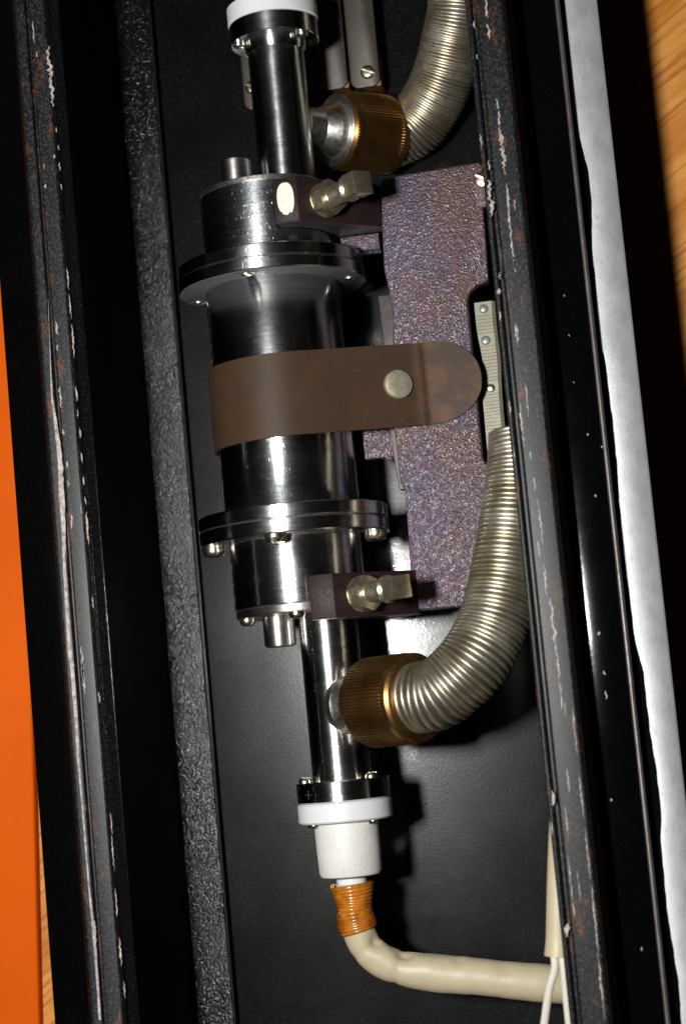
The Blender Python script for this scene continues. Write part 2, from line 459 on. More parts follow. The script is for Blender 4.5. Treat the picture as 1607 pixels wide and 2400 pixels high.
extrude_y([(lx['lip0'] - .75, ZR - 5.4), (lx['lip0'] - .75, ZR - 2.2), (lx['lip0'] - .45, ZR - 1.3), (lx['lip0'] - .02, ZR - 1.1), (lx['lip0'] - .02, ZR - 5.4)], 'rail_side', 'edge', .2, 3)
# outer shelves
sx0 = xat(1466, 1500, ZP); so = xat(1563, 1500, ZS)
extrude_y([(rx['bev'] - .2, ZP - 9), (sx0 - .6, ZP - 9), (sx0 - .6, ZP), (rx['bev'] - .2, ZP)], 'outer_shelf', 'gloss', .3)
g = G(); g.sweep([(sx0, Y0, ZP - .75), (sx0, Y1, ZP - .75)], .75, 16); g.build('highlight_bead', 'machined', case)  # grey colour stands in for the highlight along the shelf's rounded edge
extrude_y([(sx0 - .6, ZS - 5), (so - .6, ZS - 5), (so, ZS - 4), (so, ZS - .4), (so - .4, ZS), (sx0 - .6, ZS)], 'lower_flange', 'gloss')
lo_ = xat(69, 1600, ZP)
extrude_y([(lo_, ZP - 5), (lx['lip0'] + .4, ZP - 5), (lx['lip0'] + .4, ZP), (lo_, ZP)], 'outer_shelf', 'gloss', .5)
# bare metal strip with the wavy paint edge
wave = [(1321, -60)] + [(1000 + a / 2.583, b / 2.583) for a, b in ((830, 0), (860, 300), (885, 650), (935, 880), (970, 1010), (985, 1100), (998, 1250), (998, 1500), (1008, 1600), (1020, 1700), (1040, 2067))] \
    + [(1000 + a / 2.583, 600 + b / 2.583) for a, b in ((1075, 600), (1105, 850), (1130, 1050), (1150, 1250), (1165, 1500), (1190, 1800), (1225, 2050))] \
    + [(1100 + a / 2.602, 1500 + b / 2.602) for a, b in ((1010, 10), (1060, 200), (1100, 560), (1140, 800), (1168, 1050), (1165, 1220), (1190, 1500), (1210, 1700), (1240, 1880), (1275, 2100), (1290, 2342))]
wp = [W(a, b, ZS) for a, b in wave]
wp = [Vector((wp[0].x, Y1 - 2, ZS))] + wp + [Vector((wp[-1].x, Y0 + 2, ZS))]
wl = resample(wp, 1.6)
wl = [Vector((p.x + rng.uniform(-.06, .06) + .05 * math.sin(p.y * .9), p.y, ZS)) for p in wl]
g = G(); n = len(wl)
vs = []
for p in wl: vs += [(p.x, p.y, ZS + .02), (p.x, p.y, ZS + .10), (so - .5, p.y, ZS + .10), (so + .08, p.y, ZS - .35), (so + .08, p.y, ZS - .5)]
fs = [(k * 5 + i, k * 5 + i + 1, (k + 1) * 5 + i + 1, (k + 1) * 5 + i) for k in range(n - 1) for i in range(4)]
g.add(vs, fs).build('bare_metal_strip', 'bare', case, 50, label='bare bright aluminium strip with a wavy black paint edge')

# paint chips on rails and shelf (picture positions, length and width in photo pixels)
def chip(px, py, w, ln, z, dz=.035):
    c = W(px, py, z); k = .126; a = ln * k / 2; b = w * k / 2
    m = max(6, int(ln / 5)); L = []; R_ = []
    for i in range(m + 1):
        t = i / m; y = c.y + a - 2 * a * t
        env = min(1, 2.6 * min(t, 1 - t) + .25)
        sk = b * .5 * rng.uniform(-1, 1); L.append((c.x + sk - b * env * rng.uniform(.15, 1.0), y, z)); R_.append((c.x + sk + b * env * rng.uniform(.15, 1.0), y, z))
    poly = L + R_[::-1]
    g = G(); g.prism([(p[0], p[1]) for p in poly], (0, 0, 0), (1, 0, 0), (0, 1, 0), (0, 0, 1), z - .15, z + dz)
    return g.build('paint_chip', 'chip', case, 30)
chA = [(360, 50, 22, 110), (372, 190, 22, 90), (435, 715, 28, 80), (458, 910, 34, 280), (490, 1200, 12, 170), (505, 1400, 13, 420), (532, 1590, 18, 110), (545, 2010, 18, 100), (425, 630, 14, 60), (530, 1240, 12, 60)]
chB = [(530, 40, 18, 90), (540, 480, 14, 110), (605, 870, 12, 190), (572, 1020, 14, 250), (625, 1210, 14, 50), (650, 1380, 12, 70), (685, 1610, 16, 250), (675, 1770, 10, 100), (715, 1960, 18, 170), (752, 2150, 18, 150), (768, 2280, 22, 110)]
chC = [(535, 120, 16, 240), (555, 330, 10, 180), (640, 560, 10, 260), (680, 950, 10, 230), (718, 1300, 10, 280), (762, 1700, 12, 360), (800, 2100, 12, 360), (600, 860, 10, 130), (588, 1100, 12, 150), (612, 1450, 10, 240), (665, 1500, 7, 170), (632, 1640, 9, 80)]
lipA = [(283, 150, 14, 46), (302, 345, 12, 28), (327, 860, 12, 90), (376, 1000, 12, 56), (383, 1200, 36, 210), (440, 1670, 18, 28), (437, 1765, 26, 34)]
lipB = [(440, 120, 16, 38), (440, 365, 14, 56), (500, 920, 10, 90), (528, 1200, 9, 50)]
lipC = [(503, 965, 30, 80), (594, 1770, 36, 70), (500, 1150, 9, 70)]
for lst, ox, oy, sc, z in ((chA, 1000, 0, 2.583, ZR), (chB, 1000, 600, 2.583, ZR), (chC, 1100, 1500, 2.602, ZR), (lipA, 1000, 0, 2.583, ZR - .5), (lipB, 1000, 600, 2.583, ZR - .5), (lipC, 1100, 1500, 2.602, ZR - .5)):
    for x, y, w, ln in lst: chip(ox + x / sc, oy + y / sc, w / sc, ln / sc, z)
for x, y, w, ln in ((820, 200, 20, 22), (830, 335, 16, 48), (775, 865, 24, 52), (860, 975, 16, 16), (818, 1160, 20, 66), (862, 1595, 18, 24), (805, 1810, 18, 18), (900, 1790, 16, 28), (1047, 1885, 12, 24), (925, 1990, 12, 24)):
    chip(1100 + x / 2.602, 1500 + y / 2.602, w / 2.602, ln / 2.602, ZP)
for x, y, w, ln in ((1017, 1452, 16, 18), (1060, 1155, 14, 14), (972, 1080, 12, 12), (1040, 2285, 20, 22), (858, 480, 10, 12), (830, 240, 9, 12), (888, 765, 9, 9), (803, 810, 8, 10)):
    chip(1000 + x / 2.583, 600 + y / 2.583, w / 2.583, ln / 2.583, ZP)
# left rail
lc = [(308, 465, 40, 370, 0, 0), (345, 2000, 24, 80, 0, 0), (352, 2120, 14, 40, 0, 0), (226, 330, 20, 34, 0, 0), (205, 200, 14, 140, 0, 0), (280, 1135, 18, 24, 0, 0), (270, 1015, 14, 30, 0, 0), (332, 955, 16, 24, 0, 0),
      (358, 900, 12, 30, 0, 0), (365, 1015, 14, 50, 0, 0), (375, 1140, 12, 40, 0, 0), (415, 1700, 12, 130, 0, 0), (430, 1870, 12, 150, 0, 0), (447, 2080, 14, 200, 0, 0), (345, 790, 9, 30, 0, 0)]
for x, y, w, ln, _, _ in lc: chip(x / 2.602, y / 2.602, w / 2.602, ln / 2.602, ZR)
lc = [(370, 600, 18, 130), (388, 815, 16, 36), (412, 1010, 16, 36), (420, 1130, 14, 40), (437, 1360, 18, 80), (468, 580, 16, 90), (490, 820, 14, 60), (500, 970, 12, 60), (512, 1110, 12, 50), (535, 1400, 18, 190), (505, 2230, 18, 210), (475, 700, 10, 50), (522, 1230, 10, 50), (568, 1850, 10, 70)]
for x, y, w, ln in lc: chip(x / 2.602, 700 + y / 2.602, w / 2.602, ln / 2.602, ZR)
for x, y, w, ln in ((605, 350, 16, 60), (690, 1300, 9, 200), (710, 1600, 9, 160), (735, 1900, 16, 160), (760, 2130, 9, 100), (680, 1120, 8, 120), (510, 230, 16, 190), (580, 1790, 18, 150)):
    chip(x / 2.602, 1500 + y / 2.602, w / 2.602, ln / 2.602, ZR)
# long bare line on the left lip
line = [(0 + a / 2.602, 700 + b / 2.602) for a, b in ((295, 0), (310, 400), (318, 600), (350, 830), (370, 1000), (378, 1200), (392, 1450), (392, 1600), (410, 1900), (430, 2200))] + [(a / 2.602, 1500 + b / 2.602) for a, b in ((440, 150), (462, 450), (480, 750), (505, 1020), (525, 1280), (545, 1520), (575, 1800), (600, 2150), (612, 2342))]
wid = [1, 3, 8, 16, 20, 22, 16, 12, 13, 16, 16, 14, 9, 7, 7, 6, 12, 9, 9]
lp = [W(a, b, ZR - .4) for a, b in line]
L = []; R_ = []
for k in range(len(lp) - 1):
    for i in range(8):
        t = i / 8; c = lp[k].lerp(lp[k + 1], t); b = (wid[k] + (wid[k + 1] - wid[k]) * t) * .126 / 2 * .62
        L.append((c.x - b * rng.uniform(.7, 1.05), c.y)); R_.append((c.x + b * rng.uniform(.7, 1.05), c.y))
n = len(L); g = G(); z0_, z1_ = ZR - .6, ZR - .36
vs = []
for p, q in zip(L, R_): vs += [(*p, z0_), (*p, z1_), (*q, z1_), (*q, z0_)]
g.add(vs, [(k * 4 + i, k * 4 + i + 1, (k + 1) * 4 + i + 1, (k + 1) * 4 + i) for k in range(n - 1) for i in range(3)])
g.build('bare_scratch', 'chip', case, 30, label='long pale scratch where the paint is worn off the rail')

# ------------------------------------------------------------------ orange panel beside the case
ZO = -33.0
a = W(80, 1880, ZO); b = W(92, 2400, ZO); d = (b - a).normalized()
pa = a - d * 260; pb = b + d * 90; nrm = Vector((d.y, -d.x, 0))
if nrm.x > 0: nrm = -nrm
g = G(); q = [pa, pb, pb + nrm * 120, pa + nrm * 120]
g.prism([(v.x, v.y) for v in q], (0, 0, 0), (1, 0, 0), (0, 1, 0), (0, 0, 1), -37.4, ZO)
tag(g.build('orange_panel', 'orange', bevel=.9, seg=3), 'flat orange painted metal panel with small scratches lying beside the case', 'panel')

# ------------------------------------------------------------------ mounting bracket (cast plate, clamp arms, set screws)
br = empty('mounting_bracket', (48, 30, ZF), 'purplish cast metal bracket with two clamp arms holding the steel cylinder', 'bracket')
poly = [(35.9, 96.9), (65.8, 97.7), (64.8, 62.0), (61, 61.0), (58.6, 59.0), (57.9, 56.5), (57.7, 10.5), (58.6, 8.6), (66, 8.0), (66, -31.9), (33.9, -31.6), (33.7, -19.5), (34.3, 3.4), (33.2, 6), (32.9, 22), (34.2, 40), (35.8, 55.5), (35.3, 62), (34.4, 70)]
g = G(); g.prism(poly, (0, 0, 0), (1, 0, 0), (0, 1, 0), (0, 0, 1), -2.5, 3.0); plate = g.build('plate', 'cast', br, bevel=.6, seg=3)
g = G(); g.prism([(31.2, 63), (38, 63), (38, 20), (38, 4.6), (31.9, 4.6), (30.6, 24), (31.6, 45)], (0, 0, 0), (1, 0, 0), (0, 1, 0), (0, 0, 1), -7.0, -2.6); g.build('machined_step', 'machined', br, bevel=.3)
g = G(); g.box((42, -26, ZF + .05), (55, 92, -2.55)); g.build('web', 'machined', br, bevel=.4)
g = G(); g.box((22.2, 15.0, -9), (31, 27, -5)); g.build('saddle_block', 'cast', br, bevel=.4)
g = G(); g.box((21.5, 77.2, -8), (33.2, 82.0, -2)); g.build('saddle_block', 'cast', br, bevel=.4)
g = G(); g.box((29.8, 16.0, -14), (42, 26, -7.1)); g.build('saddle_foot', 'machined', br, bevel=.3)
g = G(); g.box((55.05, 6, -10), (66, 60, -7.2)); g.build('notch_shelf', 'gloss', br, bevel=.3)
# small cast bosses on the plate
for px, py, r in ((1062, 1216, 2.6), (1056, 1232, 2.2)):
    c = W(px, py, 3); g = G(); g.lathe([(r, -.3), (r * .96, .0), (r * .8, .22), (r * .5, .28)], c, (0, 0, 1), 28); g.build('boss', 'cast', br)
def arm(y0, y1, dot):
    prof = [(7.2, 23.4), (14.3, 23.4), (35.2, 3.05), (35.2, -2.3), (21.5, -2.3), (20.6, 3.0)]
    for k in range(9):
        th = math.radians(8 + (66 - 8) * k / 8); prof.append((20.2 * math.cos(th), 20.2 * math.sin(th)))
    g = G(); g.prism(prof, (0, 0, 0), (1, 0, 0), (0, 0, 1), (0, -1, 0), -y1, -y0); ar = g.build('clamp_arm', 'redbrown', br, bevel=.35, seg=2)
    g = G(); g.prism([(p[0] * .985 + .25, p[1] * .97 + .1) for p in prof], (0, 0, 0), (1, 0, 0), (0, 0, 1), (0, -1, 0), -y0 - .02, -y0 + .06); g.build('machined_side', 'machined', ar)
    yc = (y0 + y1) / 2
    dn = Vector((1, 0, 1)).normalized()
    o = Vector((20.75, yc, 16.75))
    g = G(); g.lathe([(5.1, 0), (5.1, .5)], o, dn, 40); g.build('washer', 'zinc', ar)
    hexa = [(5.35 * math.cos(math.radians(60 * k + 12)), 5.35 * math.sin(math.radians(60 * k + 12))) for k in range(6)]
    u = Vector((0, 1, 0)); w = dn.cross(u)
    g = G(); g.prism(hexa, o, u, w, dn, .55, 4.7); g.build('hex_nut', 'zinc', ar, bevel=.18, seg=2)
    g = G(); g.lathe([(2.9, 4.8), (3.0, 5.2)] + [(3.0 if k % 2 else 2.8, 5.4 + .42 * k) for k in range(13)] + [(2.7, 11.2), (2.7, 12)], o, dn, 28); st = g.build('set_screw', 'zinc', ar)
    g = G(); g.lathe([(2.8, 11.7), (3.7, 12.1), (3.95, 12.5), (3.95, 13.5), (3.6, 13.9), (3.2, 14.3)], o, dn, 32); g.build('collar', 'zinc', st)
    sq = [(3.25 * sx, 3.25 * sy) for sx, sy in ((-1, -1), (1, -1), (1, 1), (-1, 1))]
    u2 = u * math.cos(.08) + w * math.sin(.08); w2 = dn.cross(u2)
    g = G(); g.prism(sq, o, u2, w2, dn, 14.25, 19.6); g.build('square_head', 'zinc', st, bevel=.28, seg=2)
    if dot:
        pts = []
        for k in range(40):
            th = 2 * math.pi * k / 40; cs, sn = math.cos(th), math.sin(th)
            ax = 2.6 if cs < 0 else 2.35
            x = 10.9 + ax * math.copysign(abs(cs) ** .8, cs); y = yc + .3 + 4.7 * math.copysign(abs(sn) ** .85, sn)
            if sn < -.75: y += rng.uniform(-.35, .45)
            pts.append((x, y))
        g = G(); g.prism(pts, (0, 0, 0), (1, 0, 0), (0, 1, 0), (0, 0, 1), 23.3, 23.52); g.build('paint_dot', 'paint_dot', ar, label='cream paint dot on the tip of the clamp arm')
    return ar
arm(-32.5, -19.9, False)
arm(82.3, 95.1, True)
# screw and tab at the plate's upper right corner
c = W(1130, 424, 3.1); g = G(); g.box((c.x - 2.6, c.y - 8, 3.05), (c.x + 6, c.y + 4.5, 3.8)); g.build('tab', 'cast', br, bevel=.25)
g = G(); screw(g, (c.x + .3, c.y, 3.8), (0, 0, 1), 2.7, 2.0, turn=.5); g.build('screw', 'screw', br)

# ------------------------------------------------------------------ steel cylinder assembly
TX = 7.6
cy = empty('steel_cylinder', (0, 40, -20), 'polished steel cylinder with bolted flanges and narrow end tubes', 'cylinder')
def ring(name, x, r, y0, y1, mat, ch=.35, seg=112, parent=cy, label=None):
    g = G(); g.lathe([(r - ch, 0), (r, ch), (r, (y1 - y0) - ch), (r - ch, y1 - y0)], (x, y0, 0), (0, 1, 0), seg)
    return g.build(name, mat, parent, 60 if ch < .2 else 30, label=label)
ring('body', 0, 20.0, .9, 68.7, 'chromed', .1, 128)
ring('flange', 0, 28.0, 68.6, 72.2, 'chromed'); ring('flange', 0, 27.7, 72.45, 76.2, 'chromed')
ring('flange', 0, 28.0, -3.0, 1.0, 'chrome'); ring('flange', 0, 28.0, -7.3, -3.25, 'chrome')
ring('gasket', 0, 26.8, 72.19, 72.46, 'machined', .05); ring('gasket', 0, 26.8, -3.26, -2.99, 'machined', .05)
capu = ring('end_cap', 0, 19.4, 76.15, 97.0, 'scuffed', .3); capl = ring('end_cap', 0, 19.4, -26.7, -7.25, 'chrome', .3)
ring('cap_plate', 0, 19.1, -29.2, -26.75, 'brushed', .3); ring('cap_plate', 0, 19.1, 97.05, 98.6, 'nickel', .25)
ring('flange_face', 0, 27.55, 68.52, 68.62, 'matte', .02)
for k, th in enumerate((0, 90, 180, 270)):
    t = math.radians(th + (2 if th != 180 else -6)); x, z = 24.2 * math.cos(t), 24.2 * math.sin(t)
    g = G(); screw(g, (x, -7.36, z), (0, -1, 0), 3.3, 2.6, turn=.5 + k); g.build('flange_screw', 'screw', cy)
    t = math.radians(th + (6 if th != 180 else 9)); x, z = 24.0 * math.cos(t), 24.0 * math.sin(t)
    g = G(); g.lathe([(2.7, -.02), (2.6, .12), (1.7, .16), (1.6, .5), (.9, .85)], (x, 68.5, z), (0, -1, 0), 24); g.build('screw_end', 'nickel', cy)
for t in (84, 164, -60, -130):
    x, z = 15.9 * math.cos(math.radians(t)), 15.9 * math.sin(math.radians(t))
    g = G(); screw(g, (x, -29.2, z), (0, -1, 0), 2.4, 2.0, turn=t); g.build('cap_screw', 'screw', cy)
for y, sg in ((-29.2, -1), (98.6, 1)):
    g = G(); g.lathe([(4.7, -.3), (4.7, 8.0), (4.5, 8.6), (3.6, 8.9)], (-6.6, y, 2 if sg < 0 else 6), (0, sg, 0), 40); g.build('port_stub', 'brushed', cy)
# narrow tubes
g = G(); g.lathe([(8.6, 0), (8.6, 49.2)], (TX, -78.2, 0), (0, 1, 0), 80); g.build('tube', 'chrome', cy, 60)
g = G(); g.lathe([(8.5, 0), (8.5, 46.2)], (TX, 98.5, 0), (0, 1, 0), 80); g.build('tube', 'chromed', cy, 60)
g = G(); g.lathe([(8.6, 0), (9.2, 1.2), (9.4, 3.2)], (TX, 140.6, 0), (0, 1, 0), 64); g.build('collar', 'chromed', cy)
tdl = ring('tube_flange', TX, 13.5, -84.0, -78.0, 'chrome', .3); tdu = ring('tube_flange', TX, 13.4, 143.7, 149.6, 'chromed', .3)
ring('plastic_disc', TX, 13.7, -89.8, -84.1, 'disc', .5); ring('plastic_disc', TX, 13.7, 149.7, 155.4, 'disc', .5)
for x, z in ((TX + 9.6, 6.5), (TX - 10, 5)):
    g = G(); screw(g, (x, -78.0, z), (0, 1, 0), 1.9, 1.5); g.build('flange_screw', 'screw', cy)
    g = G(); screw(g, (x, 143.7, z), (0, -1, 0), 1.9, 1.5, turn=.8); g.build('flange_screw', 'screw', cy)
for x in (-8.3, 8.9):
    g = G(); screw(g, (TX + x, -89.8, 5.6), (0, -1, 0), 1.9, 1.3, turn=1.1); g.build('flange_screw', 'screw', cy)
def knob(y, sg):
    g = G(); n = 4 * 80
    g.lathe([(9.3, 0), (9.35, .6), (9.25, 8), (9.05, 14.6), (8.6, 15.6), (7.6, 16.0)], (TX, y, 0), (0, sg, 0), n, teeth=(1, 3, .045, 80))
    k = g.build('ribbed_knob', 'white', cy, 25)
    g = G(); g.lathe([(4.4, 15.9), (4.3, 18.6)], (TX, y, 0), (0, sg, 0), 40); g.build('neck', 'disc', k)
knob(-89.8, -1); knob(155.4, 1)
# plus mark scratched on the lower tube flange
c = Vector((TX, -81.3, 0)); th = math.radians(128)
e = Vector((math.cos(th), 0, math.sin(th))); tng = Vector((-e.z, 0, e.x)); yy = Vector((0, 1, 0))
g = G()
for (u, v, hu, hv) in ((0, 0, 1.25, .11), (0, 0, .11, 1.25)):
    o = c + e * 13.47
    g.prism([(-hu, -hv), (hu, -hv), (hu, hv), (-hu, hv)], o, tng, yy, e, 0 if hu > 1 else .005, .05 if hu > 1 else .06)
g.build('plus_mark', 'mark', tdl, label='small scratched plus sign')
# side ports with knurled brass nuts
def port(y, al, sg, s0, s1, r, ch, hub):
    a = math.radians(al); d = Vector((math.cos(a), 0, sg * math.sin(a))); o = Vector((TX, y, 0))
    g = G(); g.lathe(list(hub) + [(10.9, s0 - .7), (11.1, s0 - .4), (11.1, s0 + .8)], o, d, 64); h = g.build('side_port', 'nickel', cy, 30)
    n = 4 * 80
    g = G(); g.lathe([(11.15, s0 - .15), (r - .9 - ch, s0 - .15), (r - .3 - ch * .35, s0 + .7 + ch * .6), (r, s0 + 1.3 + ch * 1.6), (r, s1 - 3.4), (r - .3, s1 - 2.7), (r - .2, s1 - .9), (r - .9, s1), (9.6, s1), (9.4, s1 - 2.5)], o, d, n, teeth=(3, 4, .75, 80))
    return g.build('knurled_nut', 'brass', cy, 25), o, d
nl, oL, dL = port(W(783, 1655, 8).y, 36, 1, 13.2, 33.5, 12.9, .75, [(8.7, 4.5), (9.2, 6.0), (9.3, 7.2), (8.9, 8.0), (8.6, 12.4)])
nu, oU, dU = port(W(680, 290, 0).y, 41.5, -1, 19.0, 39.2, 12.2, 0, [(6.0, 7.0), (6.2, 12.4), (6.6, 13.0), (8.2, 16.4), (8.4, 16.8), (8.6, 18.0), (8.7, 18.25)])

# ------------------------------------------------------------------ corrugated hoses: wire coil on a core
def hose(name, label, pts, radii, pitch, wr):
    path = resample(smooth(pts, 14), .9)
    n = len(path)
    def rad(t):
        f = t * (len(radii) - 1); i = min(int(f), len(radii) - 2); return radii[i] + (radii[i + 1] - radii[i]) * (f - i)
    base = empty(name, path[0], label, 'hose', None)
    g = G(); g.sweep(path, [rad(k / (n - 1)) - wr * 1.15 for k in range(n)], 28); g.build('core', 'core', base)
    L = [0.0]
    for a, b in zip(path, path[1:]): L.append(L[-1] + (b - a).length)
    fr = []; t0 = (path[1] - path[0]).normalized(); u = t0.cross(Vector((0, 0, 1))).normalized()
    for k in range(n):
        t = (path[min(k + 1, n - 1)] - path[max(k - 1, 0)]).normalized(); u = (u - t * u.dot(t)).normalized(); fr.append((u.copy(), t.cross(u)))
    turns = int(L[-1] / pitch); seg = 40; cur = []; j = 0
    for q in range(turns * seg + 1):
        s = L[-1] * q / (turns * seg)
        s += .10 * pitch * math.sin(q / seg * 1.7) + .06 * pitch * math.sin(q / seg * .63 + 1)
        s = min(max(s, 0), L[-1])
        while j < n - 2 and L[j + 1] < s: j += 1
        while j > 0 and L[j] > s: j -= 1
        f = (s - L[j]) / max(1e-9, L[j + 1] - L[j]); p = path[j].lerp(path[j + 1], f)
        u = fr[j][0].lerp(fr[j + 1][0], f).normalized(); w = fr[j][1].lerp(fr[j + 1][1], f).normalized()
        th = 2 * math.pi * q / seg; r = rad(s / L[-1]) - wr
        cur.append(p + (u * math.cos(th) + w * math.sin(th)) * r)
    g = G(); g.sweep(cur, wr, 8); g.build('coil', 'hose', base, 80, recalc=False)
    return base
e0 = oL + dL * 31.2
hose('metal_hose', 'corrugated metal hose curving from the lower brass nut under the rail', [e0, oL + dL * 35, (41.5, -56.0, 22.5), (50.5, -49.3, 23), (56.8, -40, 20), (60.6, -29.0, 17.0), (63.6, -16, 14.5), (65.8, -5, 13.0), (67.6, 6, 11), (68.3, 15.5, 9.5)],
     [10.1, 10.1, 10.2, 10.2, 10.0, 9.7, 9.3, 8.8, 8.3, 7.7], 1.38, .71)
e0 = oU + dU * 37
eu = oU + dU * 39.8
up = [tuple(W(px * 1.025, py * 1.025, z)) for px, py, z in ((942, 292, -25.4), (977, 248, -24), (1010, 182, -21), (1034, 92, -17), (1050, 0, -13))]
hose('metal_hose', 'corrugated metal hose rising from the upper brass nut beside the bronze strips', [e0, eu] + up + [(65.5, 172, -11), (66, 210, -10), (66, 236, -11)],
     [9.7, 9.7, 9.7, 9.7, 9.6, 9.5], .93, .47)

# ------------------------------------------------------------------ brown strap round the cylinder
R = 20.55; T = .8
th0 = math.radians(65.0)
prof = [(R * math.cos(math.radians(a)), R * math.sin(math.radians(a))) for a in range(285, 65, -5)] + [(R * math.cos(th0), R * math.sin(th0))]
x1, z1 = 42.6, 3.75
x0, z0 = prof[-1]
for k in range(1, 9): prof.append((x0 + (x1 - x0) * k / 9, z0 + (z1 - z0) * k / 9 - .25 * math.sin(math.pi * k / 9)))
prof += [(41.6, 4.25), (42.3, 4.3), (43.0, 3.75), (43.8, 3.5), (45, 3.45)]
yb0, yb1 = 20.6, 44.9
sp = empty('clamp_strap', (20, 33, 0), 'wide brown steel strap over the cylinder with a round end and rivet', 'strap')
g = G(); rows = []
def shear(x): return .024 * max(0, x + 10) * .9
for (x, z) in prof: rows.append([Vector((x, yb0 + shear(x) + (yb1 - yb0) * k / 10, z)) for k in range(11)])
ye = shear(48); c0, c1 = yb0 + ye, yb1 + ye; mid = (c0 + c1) / 2; hh = (c1 - c0) / 2
for k in range(1, 19):
    t = k / 18 * math.pi / 2; x = 45.5 + 14.4 * math.sin(t); h = max(hh * math.cos(t) ** .9, .5)
    rows.append([Vector((x, mid - h + 2 * h * q / 10, 3.45)) for q in range(11)])
nr = len(rows); top = [v for r in rows for v in r]; nv = len(top)
# offset copies for thickness
off = []
for i, r in enumerate(rows):
    a = rows[max(0, i - 1)][5]; b = rows[min(nr - 1, i + 1)][5]; t = (b - a); t.y = 0; t.normalize(); nrm = Vector((-t.z, 0, t.x))
    if i < 46 and nrm.dot(Vector((r[5].x, 0, r[5].z))) < 0: nrm = -nrm
    if i >= 46 and nrm.z < 0: nrm = -nrm
    off += [v + nrm * T for v in r]
fs = []
for i in range(nr - 1):
    for k in range(10):
        p = i * 11 + k; fs += [(p, p + 1, p + 12, p + 11), (nv + p, nv + p + 11, nv + p + 12, nv + p + 1)]
    for k in (0, 10):
        p = i * 11 + k; fs.append((p, p + 11, nv + p + 11, nv + p))
for i in (0, nr - 1):
    for k in range(10): p = i * 11 + k; fs.append((p, p + 1, nv + p + 1, nv + p))
g.add(top + off, fs).build('band', 'strap', sp, 40)
ti = Vector((x1 - x0, 0, z1 - z0)).normalized(); nn = Vector((-ti.z, 0, ti.x))
ri = Vector((x0, 0, z0)) + ti * ((35.6 - x0) / ti.x) + nn * (T - .22) + Vector((0, 34.0, 0))
g = G(); g.lathe([(4.3, -.5), (4.3, .9), (4.05, 1.25), (3.3, 1.42), (1.5, 1.5)], ri, nn, 48); g.build('rivet', 'rivet', sp, 40)

# ------------------------------------------------------------------ ribbed strip in the notch
st = empty('ribbed_strip', (62, 32, -7.2), 'narrow olive ribbed plastic strip with studs in the bracket notch', 'strip')
def sxl(y): return 59.4 - .012 * (57 - y) + .9 * math.exp(-((y - 40) / 6) ** 2)
def sxr(y): return 64.5 - .022 * (57 - y) + .35 * math.exp(-((y - 40) / 6) ** 2)
ys = [57.2 - k * 1.0 for k in range(50)]
g = G(); vs = []
for y in ys: vs += [(sxl(y), y, -7.1), (sxl(y), y, -2.5), (sxr(y), y, -2.5), (sxr(y) + .9, y, -3.4), (sxr(y) + .9, y, -7.1)]
fs = [(k * 5 + i, k * 5 + (i + 1) % 5, (k + 1) * 5 + (i + 1) % 5, (k + 1) * 5 + i) for k in range(len(ys) - 1) for i in range(5)]
fs += [(0, 1, 2, 3, 4), tuple(range(len(vs) - 5, len(vs)))[::-1]]
g.add(vs, fs).build('base', 'rib', st, bevel=.0)
g = G(); y = 54.2
while y > 9:
    a, b = sxl(y) + .12, sxr(y) - .05
    if min(abs(y - 55), abs(y - 46.2), abs(y - 31.6)) > 1.2:
        g.prism([(-.32, 0), (.32, 0), (.2, .42), (-.2, .42)], (0, y, -2.55), (0, 1, 0), (0, 0, 1), (1, 0, 0), a, b)
    y -= 1.02
tag(g.build('ribs', 'rib', st, 30), kind='stuff')
for (px, py), mt, r in (((1132, 723), 'stud', 1.3), ((1137, 797), 'stud', 1.35), ((1149, 909), 'screw', 1.25)):
    c = W(px, py, -2); g = G(); g.lathe([(r, -.6), (r, .15), (r * .8, .5), (r * .4, .66)], (c.x, c.y, -2.4), (0, 0, 1), 24); g.build('stud', mt, st)

# ------------------------------------------------------------------ bronze strips on copper blocks at the top
def mstrip(label, x0, x1, yb, z, sc, skew=.0):
    t = empty('bronze_strip', ((x0 + x1) / 2, yb + 40, ZF), label, 'strip')
    r = 2.6; pts = []
    for cxx, cyy, a0 in ((x0 + r, yb + r, 180), (x1 - r, yb + r, 270)):
        for k in range(7): a = math.radians(a0 + 15 * k); pts.append((cxx + r * math.cos(a), cyy + r * math.sin(a)))
    pts += [(x1 + .4, 235), (x0 + .4, 235)]
    g = G(); g.prism(pts, (0, 0, 0), (1, 0, 0), (0, 1, 0), (0, 0, 1), z - 1.2, z); g.build('plate', 'strip', t, bevel=.2)
    g = G(); g.box((x1 - 6, yb + .3, ZF + .03), (x1 + .15, yb + 12, z - 1.22)); g.build('spacer_block', 'copper', t, bevel=.2)
    if sc:
        g = G(); screw(g, (sc[0], sc[1], z), (0, 0, 1), 2.2, 1.3, turn=.45); g.build('slotted_screw', 'screw', t)
mstrip('dark bronze strip with a slotted screw beside the upper hose', 26.1, 35.3, 134.4, -24, (31.7, 138.9))
mstrip('plain dark bronze strip with no screw showing, next to the screwed strip', 14.6, 24.9, 135.9, -26, None)
mstrip('dark bronze strip mostly hidden behind the upper steel tube', -8.2, 1.2, 132.6, -24, (-5.2, 139.5))

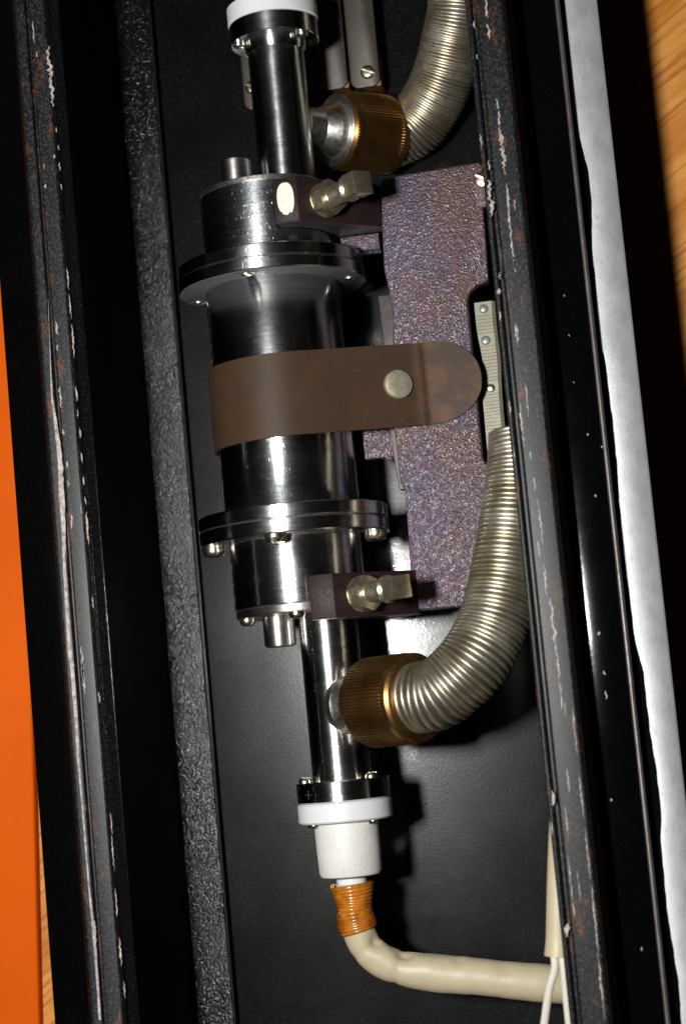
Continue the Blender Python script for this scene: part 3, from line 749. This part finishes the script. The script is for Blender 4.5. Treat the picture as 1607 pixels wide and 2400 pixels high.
# ------------------------------------------------------------------ cable from the white knob
cb = empty('cream_cable', (TX, -108, 0), 'thick cream cable bound with orange thread below the white knob', 'cable')
yk = -108.2
cpx = [(890, 2249, -2.2), (948, 2270, -3), (1021, 2281, -3.6), (1112, 2288, -4.2), (1202, 2298, -5), (1281, 2305, -6.5)]
pth = [(TX, yk + .4, 0), (TX + .1, yk - 4, 0), tuple(W(832, 2146, -.3)), tuple(W(851, 2207, -1.2))] + [tuple(W(*q)) for q in cpx] + [(71, -143.0, -10)]
pc = resample(smooth(pth, 14), .8); nn_ = len(pc)
def crad(p, k):
    b = 4.75 + min(.55, max(0, p.x - 9) * .03)
    b += (.12 * math.sin(p.x * .23 + .6) + .03 * math.sin(p.x * .9)) * (1 if p.x > 11 else 0)
    b -= .32 * math.exp(-((p - K1).length / 1.0) ** 2) + .25 * math.exp(-((p - K2).length / 1.0) ** 2) + .08 * math.exp(-((p - K3).length / 1.2) ** 2)
    return b
K1 = W(934, 2266, -2.8); K2 = W(858, 2222, -1.6); K3 = W(1068, 2285, -3.9)
g = G(); g.sweep(pc, [crad(p, k) for k, p in enumerate(pc)], 36)
for px, py, zz, rad_, dep in ((948, 2232, 0, 2.3, 1.5), (878, 2210, 1.0, 2.2, 1.4), (905, 2224, 2.5, 3.0, -.7), (1075, 2250, -1, 1.6, .5), (1000, 2262, 1, 3.0, -.35), (1180, 2268, -1, 2.2, .4)):
    q = W(px, py, zz)
    for k, v in enumerate(g.v):
        w_ = math.exp(-((v - q).length / rad_) ** 2)
        if w_ > .02: g.v[k] = v + (pc[min(k // 36, nn_ - 1)] - v).normalized() * dep * w_
g.build('sheath', 'cable', cb, 60)
# thread wound round the cable
wpth = [p for p in pc if p.y > -122.0]
g = G(); L = [0.0]
for a, b in zip(wpth, wpth[1:]): L.append(L[-1] + (b - a).length)
cur = []; turns = 15; seg = 28; j = 0
for q in range(turns * seg + 1):
    s = .3 + (L[-1] - .6) * q / (turns * seg)
    while j < len(L) - 2 and L[j + 1] < s: j += 1
    p = wpth[j].lerp(wpth[j + 1], (s - L[j]) / (L[j + 1] - L[j])); t = (wpth[min(j + 1, len(wpth) - 1)] - wpth[max(0, j - 1)]).normalized()
    u = t.cross(Vector((0, 0, 1))).normalized(); w = t.cross(u); th = 2 * math.pi * q / seg
    r = 4.85 + .9 * math.exp(-(s / 2.4) ** 2) + .2 * math.exp(-((s - L[-1]) / 3) ** 2) + .20 * math.sin(q * .023) + .12 * math.sin(q * .0091 + 2) + rng.uniform(-.03, .03)
    cur.append(p + (u * math.cos(th) + w * math.sin(th)) * r + t * .25 * math.sin(th * 1 + s))
g.sweep(cur, .66, 8); g.build('thread_binding', 'whip', cb, 80, recalc=False, label='glossy orange lacquered thread wound round the cable')

# ------------------------------------------------------------------ slim cable with two bare-ended wires at the rail
wc = empty('slim_cable', (66.5, -128, 28), 'slim cream cable splitting into two white wires beside the rail', 'cable')
a = W(1316, 1890, 26); b = W(1306, 2240, 26)
pts = smooth([a + (a - b) * .25, a, a.lerp(b, .5) + Vector((-.2, 0, 0)), b], 10)
g = G(); g.sweep(pts, [3.3] * (len(pts) - 3) + [3.35, 3.5, 3.65], 28, cap=True); g.build('sheath', 'cable', wc)
for off, tgt, lift in ((-.9, (1272, 2420), 1.2), (1.2, (1335, 2420), .6), (2.0, (1342, 2405), -1.4)):
    e = W(*tgt, 25); p0 = b + Vector((off, 2, lift)); p1 = b + Vector((off * 1.1, -3, lift)); p2 = b.lerp(e, .45) + Vector((off * .6, 0, lift)); p3 = e; p4 = e + (e - p2) * .6
    g = G(); g.sweep(smooth([p0, p1, p2, p3, p4], 8), 1.12 if lift > 0 else .9, 16); g.build('wire', 'wire' if lift > 0 else 'cable', wc)
